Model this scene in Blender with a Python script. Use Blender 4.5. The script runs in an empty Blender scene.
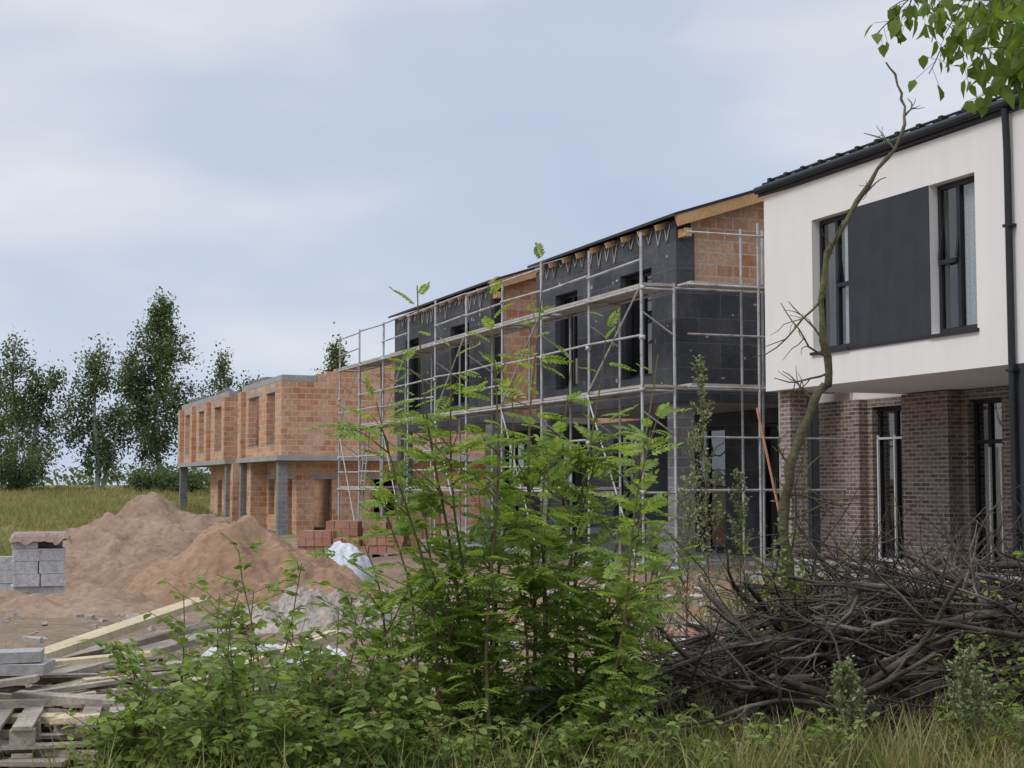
import bpy, math, random
import numpy as np
from mathutils import Vector, noise
random.seed(7); np.random.seed(7)
TH = math.radians(21.3)
C, S_ = math.cos(TH), math.sin(TH)
scene = bpy.context.scene
scene.view_settings.view_transform = 'Standard'
scene.view_settings.look = 'None'
scene.view_settings.exposure = 0
R = random.uniform

def sstep(a, b, x):
    t = (x - a) / (b - a)
    t = max(0.0, min(1.0, t))
    return t * t * (3 - 2 * t)

def fn(x, y, z=0.0, o=4):
    return noise.fractal(Vector((x, y, z)), 1.0, 2.0, o)

# ------------------------------------------------------------ materials
def newmat(name):
    m = bpy.data.materials.new(name); m.use_nodes = True
    nt = m.node_tree
    for n in list(nt.nodes): nt.nodes.remove(n)
    out = nt.nodes.new('ShaderNodeOutputMaterial')
    return m, nt, out

def N(nt, t, **kw):
    n = nt.nodes.new(t)
    for k, v in kw.items(): setattr(n, k, v)
    return n

def L(nt, a, b): nt.links.new(a, b)

def rgb(c): return (c[0], c[1], c[2], 1)

def mixc(nt, f, a, b, mode='MIX'):
    n = nt.nodes.new('ShaderNodeMix'); n.data_type = 'RGBA'; n.blend_type = mode
    for sock, v in ((0, f), (6, a), (7, b)):
        if hasattr(v, 'links'): nt.links.new(v, n.inputs[sock])
        elif isinstance(v, (int, float)): n.inputs[sock].default_value = v
        else: n.inputs[sock].default_value = rgb(v)
    return n.outputs[2]

def ramp(nt, fac, stops, interp='LINEAR'):
    r = nt.nodes.new('ShaderNodeValToRGB'); cr = r.color_ramp; cr.interpolation = interp
    while len(cr.elements) < len(stops): cr.elements.new(0.5)
    for e, (p, c) in zip(cr.elements, stops):
        e.position = p; e.color = rgb(c) if not isinstance(c, (int, float)) else (c, c, c, 1)
    nt.links.new(fac, r.inputs[0]); return r.outputs[0]

def noi(nt, vec, scale, detail=6, rough=0.6):
    n = N(nt, 'ShaderNodeTexNoise'); n.inputs['Scale'].default_value = scale
    n.inputs['Detail'].default_value = detail; n.inputs['Roughness'].default_value = rough
    nt.links.new(vec, n.inputs['Vector']); return n.outputs['Fac']

def pm(name, c1, c2, scale=3.0, rough=0.85, bump=0.2, metal=0.0, c3=None, s2=30.0, spec=0.3, streak=0.0):
    m, nt, out = newmat(name)
    tc = N(nt, 'ShaderNodeTexCoord'); o = tc.outputs['Object']
    f = noi(nt, o, scale)
    f1 = ramp(nt, f, [(0.32, 0.0), (0.68, 1.0)])
    col = mixc(nt, f1, c1, c2)
    g = noi(nt, o, s2)
    g1 = ramp(nt, g, [(0.3, 0.72), (0.7, 1.15)]) if not streak else ramp(nt, g, [(0.3, 0.95), (0.7, 1.02)])
    col = mixc(nt, 1.0, col, g1, 'MULTIPLY')
    if streak:
        mp = N(nt, 'ShaderNodeMapping'); mp.inputs['Scale'].default_value = (2.2, 2.2, .22); L(nt, o, mp.inputs[0])
        h = noi(nt, mp.outputs[0], 1.4, 5)
        col = mixc(nt, 1.0, col, ramp(nt, h, [(0.35, 1 - streak), (0.6, 1.0)]), 'MULTIPLY')
    if c3 is not None:
        h = noi(nt, o, scale * 0.37)
        h1 = ramp(nt, h, [(0.52, 0.0), (0.66, 1.0)])
        col = mixc(nt, h1, col, c3)
    p = N(nt, 'ShaderNodeBsdfPrincipled'); L(nt, col, p.inputs['Base Color'])
    p.inputs['Roughness'].default_value = rough; p.inputs['Metallic'].default_value = metal
    p.inputs['Specular IOR Level'].default_value = spec
    if bump:
        b = N(nt, 'ShaderNodeBump'); b.inputs['Strength'].default_value = bump; b.inputs['Distance'].default_value = 0.03
        L(nt, g, b.inputs['Height']); L(nt, b.outputs[0], p.inputs['Normal'])
    L(nt, p.outputs[0], out.inputs[0]); return m

def brickmat(name, bw, bh, ms, ca, cb, mortar, blotch=(0.5, 0.3, 0.2), bl=0.5, dark=0.6, rough=0.9, spec=0.2):
    m, nt, out = newmat(name)
    tc = N(nt, 'ShaderNodeTexCoord'); sp = N(nt, 'ShaderNodeSeparateXYZ'); L(nt, tc.outputs['Object'], sp.inputs[0])
    ad = N(nt, 'ShaderNodeMath', operation='ADD'); L(nt, sp.outputs[0], ad.inputs[0]); L(nt, sp.outputs[1], ad.inputs[1])
    cb_ = N(nt, 'ShaderNodeCombineXYZ'); L(nt, ad.outputs[0], cb_.inputs[0]); L(nt, sp.outputs[2], cb_.inputs[1])
    b = N(nt, 'ShaderNodeTexBrick'); L(nt, cb_.outputs[0], b.inputs['Vector'])
    b.inputs['Scale'].default_value = 1.0
    b.inputs['Brick Width'].default_value = bw; b.inputs['Row Height'].default_value = bh
    b.inputs['Mortar Size'].default_value = ms; b.inputs['Mortar Smooth'].default_value = 0.1
    b.inputs['Color1'].default_value = rgb(ca); b.inputs['Color2'].default_value = rgb(cb); b.inputs['Mortar'].default_value = rgb(mortar)
    b.inputs['Bias'].default_value = 0.0
    o = tc.outputs['Object']
    f = noi(nt, o, 1.1, 8, 0.65); f1 = ramp(nt, f, [(0.45, 0.0), (0.7, bl)])
    col = mixc(nt, f1, b.outputs['Color'], blotch)
    g = noi(nt, o, 14, 8, 0.7); g1 = ramp(nt, g, [(0.25, dark), (0.7, 1.12)])
    col = mixc(nt, 1.0, col, g1, 'MULTIPLY')
    p = N(nt, 'ShaderNodeBsdfPrincipled'); L(nt, col, p.inputs['Base Color']); p.inputs['Roughness'].default_value = rough
    p.inputs['Specular IOR Level'].default_value = spec
    inv = N(nt, 'ShaderNodeMath', operation='MULTIPLY_ADD'); L(nt, b.outputs['Fac'], inv.inputs[0]); inv.inputs[1].default_value = -1; L(nt, g, inv.inputs[2])
    bp = N(nt, 'ShaderNodeBump'); bp.inputs['Strength'].default_value = 0.5; bp.inputs['Distance'].default_value = 0.012
    L(nt, inv.outputs[0], bp.inputs['Height']); L(nt, bp.outputs[0], p.inputs['Normal'])
    L(nt, p.outputs[0], out.inputs[0]); return m

def leafmat(name, stops, trans=0.4, rough=0.5, nscale=1.5, spec=0.3):
    m, nt, out = newmat(name)
    ge = N(nt, 'ShaderNodeNewGeometry'); tc = N(nt, 'ShaderNodeTexCoord')
    f = noi(nt, tc.outputs['Object'], nscale, 3)
    ma = N(nt, 'ShaderNodeMath', operation='MULTIPLY_ADD'); L(nt, ge.outputs['Random Per Island'], ma.inputs[0]); ma.inputs[1].default_value = 0.65
    mb = N(nt, 'ShaderNodeMath', operation='MULTIPLY_ADD'); L(nt, f, mb.inputs[0]); mb.inputs[1].default_value = 1.1; mb.inputs[2].default_value = -0.35
    L(nt, mb.outputs[0], ma.inputs[2])
    col = ramp(nt, ma.outputs[0], stops)
    p = N(nt, 'ShaderNodeBsdfPrincipled'); L(nt, col, p.inputs['Base Color']); p.inputs['Roughness'].default_value = rough
    p.inputs['Specular IOR Level'].default_value = spec
    t = N(nt, 'ShaderNodeBsdfTranslucent'); tcx = mixc(nt, 1.0, col, (1.25, 1.25, 0.6), 'MULTIPLY'); L(nt, tcx, t.inputs[0])
    mx = N(nt, 'ShaderNodeMixShader'); mx.inputs[0].default_value = trans
    L(nt, p.outputs[0], mx.inputs[1]); L(nt, t.outputs[0], mx.inputs[2]); L(nt, mx.outputs[0], out.inputs[0]); return m

M = {}
M['clay'] = brickmat('clay_block', 0.38, 0.245, 0.014, (0.50, 0.215, 0.105), (0.68, 0.385, 0.225), (0.60, 0.53, 0.45), (0.64, 0.50, 0.38), 0.8, 0.58)
M['clinker'] = brickmat('clinker_brick', 0.25, 0.077, 0.012, (0.12, 0.082, 0.070), (0.30, 0.22, 0.185), (0.42, 0.39, 0.36), (0.26, 0.195, 0.17), 0.4, 0.65)
M['eps'] = brickmat('graphite_insulation', 1.0, 0.5, 0.006, (0.054, 0.057, 0.064), (0.080, 0.083, 0.092), (0.15, 0.15, 0.16), (0.14, 0.145, 0.155), 0.6, 0.65)
M['cblock'] = brickmat('concrete_block', 0.4, 0.2, 0.010, (0.18, 0.18, 0.18), (0.26, 0.255, 0.25), (0.34, 0.33, 0.32), (0.30, 0.29, 0.28), 0.5, 0.7)
M['white'] = pm('white_render', (0.80, 0.775, 0.74), (0.76, 0.74, 0.71), 0.8, 0.9, 0.08, s2=60, streak=.04)
M['panel'] = pm('grey_render', (0.050, 0.053, 0.062), (0.060, 0.063, 0.072), 2, 0.9, 0.1, s2=60, spec=.1, streak=.12)
M['conc'] = pm('concrete', (0.30, 0.29, 0.28), (0.42, 0.405, 0.385), 1.5, 0.9, 0.3, s2=20)
M['palebl'] = pm('pale_block', (0.42, 0.42, 0.42), (0.58, 0.57, 0.56), 2.5, 0.9, 0.3, s2=20)
M['darkmetal'] = pm('dark_metal', (0.022, 0.024, 0.028), (0.03, 0.032, 0.036), 3, 0.5, 0.0, 0.2)
M['galv'] = pm('galvanised_steel', (0.42, 0.43, 0.44), (0.58, 0.58, 0.57), 6, 0.55, 0.1, 0.25, c3=(0.32, 0.26, 0.21))
M['plank'] = pm('scaffold_plank', (0.38, 0.35, 0.31), (0.52, 0.48, 0.42), 2, 0.9, 0.2)
M['timber'] = pm('fresh_timber', (0.50, 0.28, 0.12), (0.58, 0.36, 0.18), 2, 0.75, 0.15)
M['oldwood'] = pm('weathered_wood', (0.25, 0.21, 0.17), (0.46, 0.40, 0.32), 3, 0.9, 0.4, c3=(0.18, 0.15, 0.125))
M['newwood'] = pm('pale_board', (0.50, 0.40, 0.24), (0.60, 0.50, 0.33), 3, 0.85, 0.3)
M['sand'] = pm('sand', (0.27, 0.185, 0.13), (0.36, 0.26, 0.185), 0.9, 0.95, 1.0, c3=(0.235, 0.155, 0.105), s2=9, spec=0.05)
M['sand2'] = pm('orange_sand', (0.30, 0.19, 0.12), (0.37, 0.245, 0.16), 0.9, 0.95, 1.0, c3=(0.24, 0.15, 0.095), s2=9, spec=0.05)
M['stone'] = pm('rubble_stone', (0.30, 0.25, 0.21), (0.5, 0.45, 0.40), 1.2, 0.95, 0.5, spec=0.1)
M['redbrick'] = pm('broken_brick', (0.40, 0.19, 0.125), (0.52, 0.31, 0.23), 1.5, 0.95, 0.4, c3=(0.45, 0.37, 0.31))
M['plastic'] = pm('white_plastic', (0.66, 0.68, 0.71), (0.46, 0.49, 0.53), 2, 0.4, 0.2, spec=0.5)
M['card'] = pm('brown_wrap', (0.40, 0.28, 0.23), (0.30, 0.21, 0.17), 2, 0.8, 0.3)
M['bark'] = pm('dry_bark', (0.045, 0.036, 0.030), (0.135, 0.112, 0.092), 5, 0.95, 0.8, c3=(0.23, 0.20, 0.17), s2=45, spec=0.1)
M['birchbark'] = pm('birch_bark', (0.58, 0.57, 0.54), (0.34, 0.33, 0.30), 1, 0.9, 0.3)
M['twig'] = pm('birch_twig', (0.12, 0.10, 0.085), (0.20, 0.18, 0.155), 1, 0.9, 0.0)
M['mossbark'] = pm('mossy_bark', (0.13, 0.12, 0.06), (0.09, 0.075, 0.05), 6, 0.95, 0.8, c3=(0.19, 0.19, 0.08))
M['stem'] = pm('green_stem', (0.12, 0.12, 0.055), (0.18, 0.12, 0.07), 8, 0.8, 0.1)
M['orange'] = pm('orange_pole', (0.55, 0.25, 0.14), (0.5, 0.27, 0.17), 3, 0.6, 0.0)
M['rowan'] = leafmat('rowan_leaf', [(0.0, (0.11, 0.175, 0.045)), (0.4, (0.22, 0.315, 0.075)), (0.8, (0.34, 0.435, 0.11)), (1.0, (0.48, 0.48, 0.16))], 0.5)
M['bush'] = leafmat('sapling_leaf', [(0.0, (0.10, 0.155, 0.045)), (0.5, (0.23, 0.315, 0.085)), (0.93, (0.35, 0.43, 0.12)), (1.0, (0.38, 0.16, 0.07))], 0.48)
M['birch'] = leafmat('birch_leaf', [(0.0, (0.08, 0.14, 0.03)), (1.0, (0.22, 0.31, 0.06))], 0.5)
M['far'] = leafmat('distant_leaf', [(0.0, (0.065, 0.092, 0.046)), (0.5, (0.12, 0.16, 0.075)), (1.0, (0.19, 0.235, 0.11))], 0.35, 0.8, 0.5, 0.05)  # leaf greens lightened: distance haze is put into the colour, no volume
M['grass'] = leafmat('grass_blade', [(0.0, (0.10, 0.14, 0.04)), (0.45, (0.20, 0.24, 0.07)), (0.7, (0.32, 0.30, 0.13)), (1.0, (0.50, 0.41, 0.24))], 0.35, 0.6, 1.0, 0.1)
M['drygrass'] = leafmat('dry_grass_blade', [(0.0, (0.20, 0.18, 0.08)), (0.5, (0.36, 0.30, 0.16)), (1.0, (0.52, 0.43, 0.26))], 0.3, 0.7, 1.0, 0.05)
M['meadow'] = leafmat('meadow_blade', [(0.0, (0.15, 0.17, 0.06)), (0.5, (0.25, 0.245, 0.10)), (1.0, (0.44, 0.36, 0.20))], 0.35, 0.8, 0.12, 0.05)
M['mug'] = leafmat('mugwort_leaf', [(0.0, (0.13, 0.17, 0.07)), (1.0, (0.32, 0.34, 0.20))], 0.3)
M['interior'] = pm('interior_plaster', (0.42, 0.41, 0.40), (0.5, 0.49, 0.47), 1, 0.9, 0.0)
M['curtain'] = pm('blind', (0.75, 0.75, 0.74), (0.68, 0.68, 0.68), 1, 0.9, 0.0)
M['pvc'] = pm('white_pvc', (0.75, 0.75, 0.75), (0.7, 0.7, 0.7), 1, 0.4, 0.0)

def glassmat():
    m, nt, out = newmat('window_glass')
    lw = N(nt, 'ShaderNodeLayerWeight'); lw.inputs[0].default_value = 0.5
    pw = N(nt, 'ShaderNodeMath', operation='POWER'); L(nt, lw.outputs['Facing'], pw.inputs[0]); pw.inputs[1].default_value = 3.0
    fr = N(nt, 'ShaderNodeMath', operation='MULTIPLY_ADD'); L(nt, pw.outputs[0], fr.inputs[0]); fr.inputs[1].default_value = 0.85; fr.inputs[2].default_value = 0.10
    t = N(nt, 'ShaderNodeBsdfTransparent'); t.inputs[0].default_value = (0.68, 0.71, 0.72, 1)
    g = N(nt, 'ShaderNodeBsdfGlossy'); g.inputs['Roughness'].default_value = 0.02
    tc = N(nt, 'ShaderNodeTexCoord'); f = noi(nt, tc.outputs['Object'], 1.2, 1)
    b = N(nt, 'ShaderNodeBump'); b.inputs['Strength'].default_value = 0.05; b.inputs['Distance'].default_value = 0.2
    L(nt, f, b.inputs['Height']); L(nt, b.outputs[0], g.inputs['Normal'])
    mx = N(nt, 'ShaderNodeMixShader'); L(nt, fr.outputs[0], mx.inputs[0]); L(nt, t.outputs[0], mx.inputs[1]); L(nt, g.outputs[0], mx.inputs[2])
    L(nt, mx.outputs[0], out.inputs[0]); return m
M['glass'] = glassmat()

# ------------------------------------------------------------ mesh builder
class MB:
    def __init__(s): s.V = []; s.n = 0; s.L = []; s.T = []; s.Mi = []
    def add(s, V, F, mi=0):
        V = np.asarray(V, dtype=np.float64).reshape(-1, 3); F = np.asarray(F, dtype=np.int64)
        s.V.append(V); s.L.append((F + s.n).ravel()); s.T.append(np.full(len(F), F.shape[1])); s.Mi.append(np.full(len(F), mi)); s.n += len(V)
    def box(s, x0, x1, y0, y1, z0, z1, mi=0):
        V = [(x0, y0, z0), (x1, y0, z0), (x1, y1, z0), (x0, y1, z0), (x0, y0, z1), (x1, y0, z1), (x1, y1, z1), (x0, y1, z1)]
        s.add(V, [(0, 3, 2, 1), (4, 5, 6, 7), (0, 1, 5, 4), (1, 2, 6, 5), (2, 3, 7, 6), (3, 0, 4, 7)], mi)
    def beam(s, p, q, w, h, mi=0):
        p = Vector(p); q = Vector(q); d = (q - p).normalized()
        up = Vector((0, 0, 1)) if abs(d.z) < 0.95 else Vector((1, 0, 0))
        a = d.cross(up).normalized(); b = a.cross(d)
        V = [tuple(c + a * (sx * w / 2) + b * (sz * h / 2)) for c in (p, q) for sx, sz in ((-1, -1), (1, -1), (1, 1), (-1, 1))]
        s.add(V, [(0, 1, 2, 3), (7, 6, 5, 4), (0, 4, 5, 1), (1, 5, 6, 2), (2, 6, 7, 3), (3, 7, 4, 0)], mi)
    def tube(s, P, r, k=6, mi=0):
        P = np.asarray(P, float); n = len(P)
        if np.isscalar(r): r = [r] * n
        T = np.gradient(P, axis=0); T /= np.linalg.norm(T, axis=1)[:, None] + 1e-9
        ref = np.array([0.13, 0.97, 0.2]) if abs(T[0][1]) < 0.8 else np.array([0.97, 0.1, 0.2])
        A = np.cross(T, ref); A /= np.linalg.norm(A, axis=1)[:, None] + 1e-9
        B = np.cross(T, A)
        an = np.arange(k) * 2 * math.pi / k
        V = (P[:, None, :] + np.asarray(r)[:, None, None] * (np.cos(an)[None, :, None] * A[:, None, :] + np.sin(an)[None, :, None] * B[:, None, :])).reshape(-1, 3)
        F = [(i * k + j, i * k + (j + 1) % k, (i + 1) * k + (j + 1) % k, (i + 1) * k + j) for i in range(n - 1) for j in range(k)]
        s.add(V, F, mi)
        s.add(V[:k], [list(range(k))], mi); s.add(V[-k:], [list(range(k))[::-1]], mi)
    def wall(s, ax, c0, c1, u0, u1, z0, z1, holes=(), mi=0, mr=None):
        mr = mi if mr is None else mr
        P = (lambda c, u, z: (c, u, z)) if ax == 'x' else (lambda c, u, z: (u, c, z))
        us = sorted({u0, u1} | {h[0] for h in holes} | {h[1] for h in holes}); us = [u for u in us if u0 <= u <= u1]
        zs = sorted({z0, z1} | {h[2] for h in holes} | {h[3] for h in holes}); zs = [z for z in zs if z0 <= z <= z1]
        def solid(i, j):
            if i < 0 or j < 0 or i >= len(us) - 1 or j >= len(zs) - 1: return False
            uc = (us[i] + us[i + 1]) / 2; zc = (zs[j] + zs[j + 1]) / 2
            return not any(h[0] < uc < h[1] and h[2] < zc < h[3] for h in holes)
        for i in range(len(us) - 1):
            for j in range(len(zs) - 1):
                if not solid(i, j): continue
                a, b, c, d = us[i], us[i + 1], zs[j], zs[j + 1]
                s.add([P(c0, a, c), P(c0, b, c), P(c0, b, d), P(c0, a, d)], [(0, 1, 2, 3)], mi)
                s.add([P(c1, a, c), P(c1, b, c), P(c1, b, d), P(c1, a, d)], [(3, 2, 1, 0)], mi)
                for (di, dj, e, f) in ((-1, 0, (a, c), (a, d)), (1, 0, (b, c), (b, d)), (0, -1, (a, c), (b, c)), (0, 1, (a, d), (b, d))):
                    if not solid(i + di, j + dj):
                        s.add([P(c0, *e), P(c1, *e), P(c1, *f), P(c0, *f)], [(0, 1, 2, 3)], mr)
    def prism(s, poly, y0, y1, mi=0):
        n = len(poly)
        V = [(p[0], y0, p[1]) for p in poly] + [(p[0], y1, p[1]) for p in poly]
        s.add(V[:n], [list(range(n))], mi); s.add(V[n:], [list(range(n))[::-1]], mi)
        s.add(V, [(i, (i + 1) % n, n + (i + 1) % n, n + i) for i in range(n)], mi)
    def inst(s, tv, tf, Rm, loc, sc, mi=0):
        tv = np.asarray(tv, float); n = len(loc)
        if n == 0: return
        sc = np.asarray(sc, float).reshape(-1, 1, 1) * np.ones((n, 1, 1))
        V = np.einsum('nij,kj->nki', Rm, tv) * sc + np.asarray(loc)[:, None, :]
        F = (np.asarray(tf)[None, :, :] + (np.arange(n) * len(tv))[:, None, None]).reshape(-1, len(tf[0]))
        s.add(V.reshape(-1, 3), F, mi)
    def build(s, name, mats, parent=None, smooth=False, loc=None):
        V = np.concatenate(s.V); Lp = np.concatenate(s.L); T = np.concatenate(s.T); Mi = np.concatenate(s.Mi)
        me = bpy.data.meshes.new(name)
        me.vertices.add(len(V)); me.vertices.foreach_set('co', V.ravel())
        me.loops.add(len(Lp)); me.loops.foreach_set('vertex_index', Lp)
        me.polygons.add(len(T)); me.polygons.foreach_set('loop_start', np.concatenate(([0], np.cumsum(T)[:-1])))
        me.polygons.foreach_set('loop_total', T)
        me.polygons.foreach_set('material_index', Mi)
        me.polygons.foreach_set('use_smooth', np.full(len(T), bool(smooth)))
        for m in mats: me.materials.append(M[m])
        me.update(calc_edges=True); me.validate()
        ob = bpy.data.objects.new(name, me); scene.collection.objects.link(ob)
        if parent: ob.parent = parent
        if loc: ob.location = loc
        return ob

def empty(name, loc=(0, 0, 0), rz=0.0):
    e = bpy.data.objects.new(name, None); e.empty_display_size = 0.5; e.location = loc; e.rotation_euler = (0, 0, rz)
    scene.collection.objects.link(e); return e

def frames(D, up=None, jitter=0.5):
    D = np.asarray(D, float); D = D / (np.linalg.norm(D, axis=1)[:, None] + 1e-9)
    n = len(D)
    U = np.tile(np.array([0, 0, 1.0]), (n, 1)) + np.random.normal(0, jitter, (n, 3))
    X = np.cross(D, U); X /= np.linalg.norm(X, axis=1)[:, None] + 1e-9
    Z = np.cross(X, D)
    return np.stack([X, D, Z], axis=2)

LEAF_V = [(0, 0, 0), (.24, .25, .05), (.27, .6, .05), (0, 1, -.12), (-.27, .6, .05), (-.24, .25, .05), (0, .45, -.02)]
LEAF_F = [(0, 1, 2, 6), (6, 2, 3, 4), (0, 6, 4, 5)]
BIRCH_V = [(0, 0, 0), (.36, .25, .05), (.28, .6, .04), (0, 1.05, -.1), (-.28, .6, .04), (-.36, .25, .05), (0, .4, -.02)]
BLADE_V = [(-.02, 0, 0), (.02, 0, 0), (.016, .12, .5), (-.016, .12, .5), (-.002, .42, .92), (.002, .42, .92)]
BLADE_F = [(0, 1, 2, 3), (3, 2, 5, 4)]
RV, RF = [], []
def _rl(base, ang, ln, w):
    d = np.array([math.sin(ang), math.cos(ang)]); p = np.array([d[1], -d[0]]); o = len(RV)
    for (a, b, z) in ((0, 0, 0), (.3, .5, .02), (.7, .42, .02), (1, 0, -.035), (.7, -.42, .02), (.3, -.5, .02), (.5, 0, -.005)):
        q = np.array(base[:2]) + d * ln * a + p * w * b
        RV.append((q[0], q[1], base[2] + z - 0.18 * ln * a))
    RF.extend([(o, o + 1, o + 2, o + 6), (o + 6, o + 2, o + 3, o + 4), (o, o + 6, o + 4, o + 5)])
for i in range(6):
    y = 0.26 + i * 0.118; z = -0.38 * y * y
    l = 0.33 * (1 - 0.25 * abs(i - 2.5) / 2.5)
    for sd in (-1, 1): _rl((0, y, z), sd * math.radians(60 - i * 3), l, 0.13)
_rl((0, 0.97, -0.36), 0, 0.3, 0.12)
for (ya, yb) in ((0, .5), (.5, .97)):
    o = len(RV); RV += [(-.006, ya, -.38 * ya * ya), (.006, ya, -.38 * ya * ya), (.005, yb, -.38 * yb * yb), (-.005, yb, -.38 * yb * yb)]; RF.append((o, o + 1, o + 2, o + 3))

# ------------------------------------------------------------ terrain
def gh(x, y):
    z = -0.45 * sstep(14, 30, y) * sstep(2, -6, x)
    z += 1.95 * sstep(52, 135, y) * sstep(-6, -26, x)
    z += 1.95 * sstep(120, 250, y) * (1 - sstep(-6, -26, x))
    if y < 60: z += 0.06 * fn(x * 0.5, y * 0.5)
    else: z += 0.12 * fn(x * 0.12, y * 0.12)
    z += 0.05 * fn(x * 2.1, y * 2.1, 3.3) * (1 if y < 40 else 0)
    return z

def build_ground():
    nx, ny = 240, 330
    tx = np.linspace(-1, 1, nx); xs = 1200 * np.sinh(5.8 * tx) / math.sinh(5.8)
    ty = np.linspace(-0.5, 1, ny); ys = 12 + 2200 * np.sinh(6.2 * ty) / math.sinh(6.2)
    V = np.zeros((ny, nx, 3)); col = np.zeros((ny, nx, 4)); col[..., 3] = 1
    for j, y in enumerate(ys):
        for i, x in enumerate(xs):
            V[j, i] = (x, y, gh(x, y))
            w = 1.5 * fn(x * 0.3, y * 0.3, 9)
            g = (1 - sstep(10.5, 13.0, y + w)) * sstep(-2.9, -1.9, x + .3 * w)
            g = max(g, sstep(39, 44, y + 3 * w) * sstep(-7, -11, x + w))
            g = max(g, sstep(95, 110, y), sstep(35, 45, x), sstep(-13, -17, x + 1.5 * w) * sstep(20, 30, y))
            col[j, i, 0] = g
            col[j, i, 1] = sstep(-3, 1, x) * sstep(11, 13, y)
    mb = MB(); idx = np.arange(nx * ny).reshape(ny, nx)
    F = np.stack([idx[:-1, :-1], idx[:-1, 1:], idx[1:, 1:], idx[1:, :-1]], -1).reshape(-1, 4)
    mb.add(V.reshape(-1, 3), F)
    m, nt, out = newmat('ground_soil'); M['ground'] = m
    at = N(nt, 'ShaderNodeAttribute', attribute_name='mask'); sp = N(nt, 'ShaderNodeSeparateColor'); L(nt, at.outputs['Color'], sp.inputs[0])
    tc = N(nt, 'ShaderNodeTexCoord'); o = tc.outputs['Object']
    n1 = noi(nt, o, 0.6, 8, 0.65); n2 = noi(nt, o, 7, 8, 0.7); n3 = noi(nt, o, 0.05, 6, 0.6)
    sand = mixc(nt, ramp(nt, n1, [(.35, 0.), (.65, 1.)]), (0.36, 0.265, 0.185), (0.25, 0.18, 0.125))
    red = mixc(nt, ramp(nt, n1, [(.35, 0.), (.65, 1.)]), (0.34, 0.225, 0.16), (0.24, 0.18, 0.135))
    site = mixc(nt, sp.outputs[1], sand, red)
    gr = mixc(nt, ramp(nt, n3, [(.35, 0.), (.65, 1.)]), (0.22, 0.22, 0.09), (0.32, 0.275, 0.135))
    dirt = mixc(nt, ramp(nt, n1, [(.4, 0.), (.6, 1.)]), gr, (0.17, 0.15, 0.07))
    ma = N(nt, 'ShaderNodeMath', operation='MULTIPLY_ADD'); L(nt, n2, ma.inputs[0]); ma.inputs[1].default_value = 0.8; ma.inputs[2].default_value = -0.4
    mb2 = N(nt, 'ShaderNodeMath', operation='ADD', use_clamp=True); L(nt, ma.outputs[0], mb2.inputs[0]); L(nt, sp.outputs[0], mb2.inputs[1])
    col_ = mixc(nt, mb2.outputs[0], site, dirt)
    col_ = mixc(nt, 1.0, col_, ramp(nt, n2, [(.3, .65), (.7, 1.15)]), 'MULTIPLY')
    p = N(nt, 'ShaderNodeBsdfPrincipled'); L(nt, col_, p.inputs['Base Color']); p.inputs['Roughness'].default_value = 0.95; p.inputs['Specular IOR Level'].default_value = 0.1
    b = N(nt, 'ShaderNodeBump'); b.inputs['Strength'].default_value = 0.8; b.inputs['Distance'].default_value = 0.08
    L(nt, n2, b.inputs['Height']); L(nt, b.outputs[0], p.inputs['Normal']); L(nt, p.outputs[0], out.inputs[0])
    ob = mb.build('ground', ['ground'], smooth=True)
    ca = ob.data.color_attributes.new('mask', 'FLOAT_COLOR', 'POINT'); ca.data.foreach_set('color', col.reshape(-1))
build_ground()

def loc2w(n, s, z=0): return (C * n - S_ * s, S_ * n + C * s, z)

# ------------------------------------------------------------ windows
def window(mb, n, s0, s1, z0, z1, splits=(0.5,), trans=None, fm=0, gm=1, w=0.065, d=0.07):
    mb.box(n, n + d, s0, s0 + w, z0, z1, fm); mb.box(n, n + d, s1 - w, s1, z0, z1, fm)
    mb.box(n, n + d, s0 + w, s1 - w, z0, z0 + w, fm); mb.box(n, n + d, s0 + w, s1 - w, z1 - w, z1, fm)
    for f in splits:
        c = s0 + (s1 - s0) * f
        mb.box(n - 0.01, n + d - 0.01, c - w * .6, c + w * .6, z0 + w, z1 - w, fm)
    if trans:
        mb.box(n - 0.005, n + d - 0.02, s0 + w, s1 - w, trans - w * .5, trans + w * .5, fm)
    mb.add([(n + .03, s0 + w, z0 + w), (n + .03, s0 + w, z1 - w), (n + .03, s1 - w, z1 - w), (n + .03, s1 - w, z0 + w)], [(0, 1, 2, 3)], gm)

def roof_profile(n0=13.55, n1=24.45, z=6.93, t=0.14, sl=0.325):
    r = (n0 + n1) / 2; zr = z + (r - n0) * sl
    return [(n0, z), (r, zr), (n1, z), (n1, z - t), (r, zr - t), (n0, z - t)]

def gable(mb, s0, s1, n0, n1, z0, ze, sl, mi):
    r = (n0 + n1) / 2
    mb.prism([(n0, z0), (n1, z0), (n1, ze), (r, ze + (r - n0) * sl), (n0, ze)], s0, s1, mi)

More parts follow.
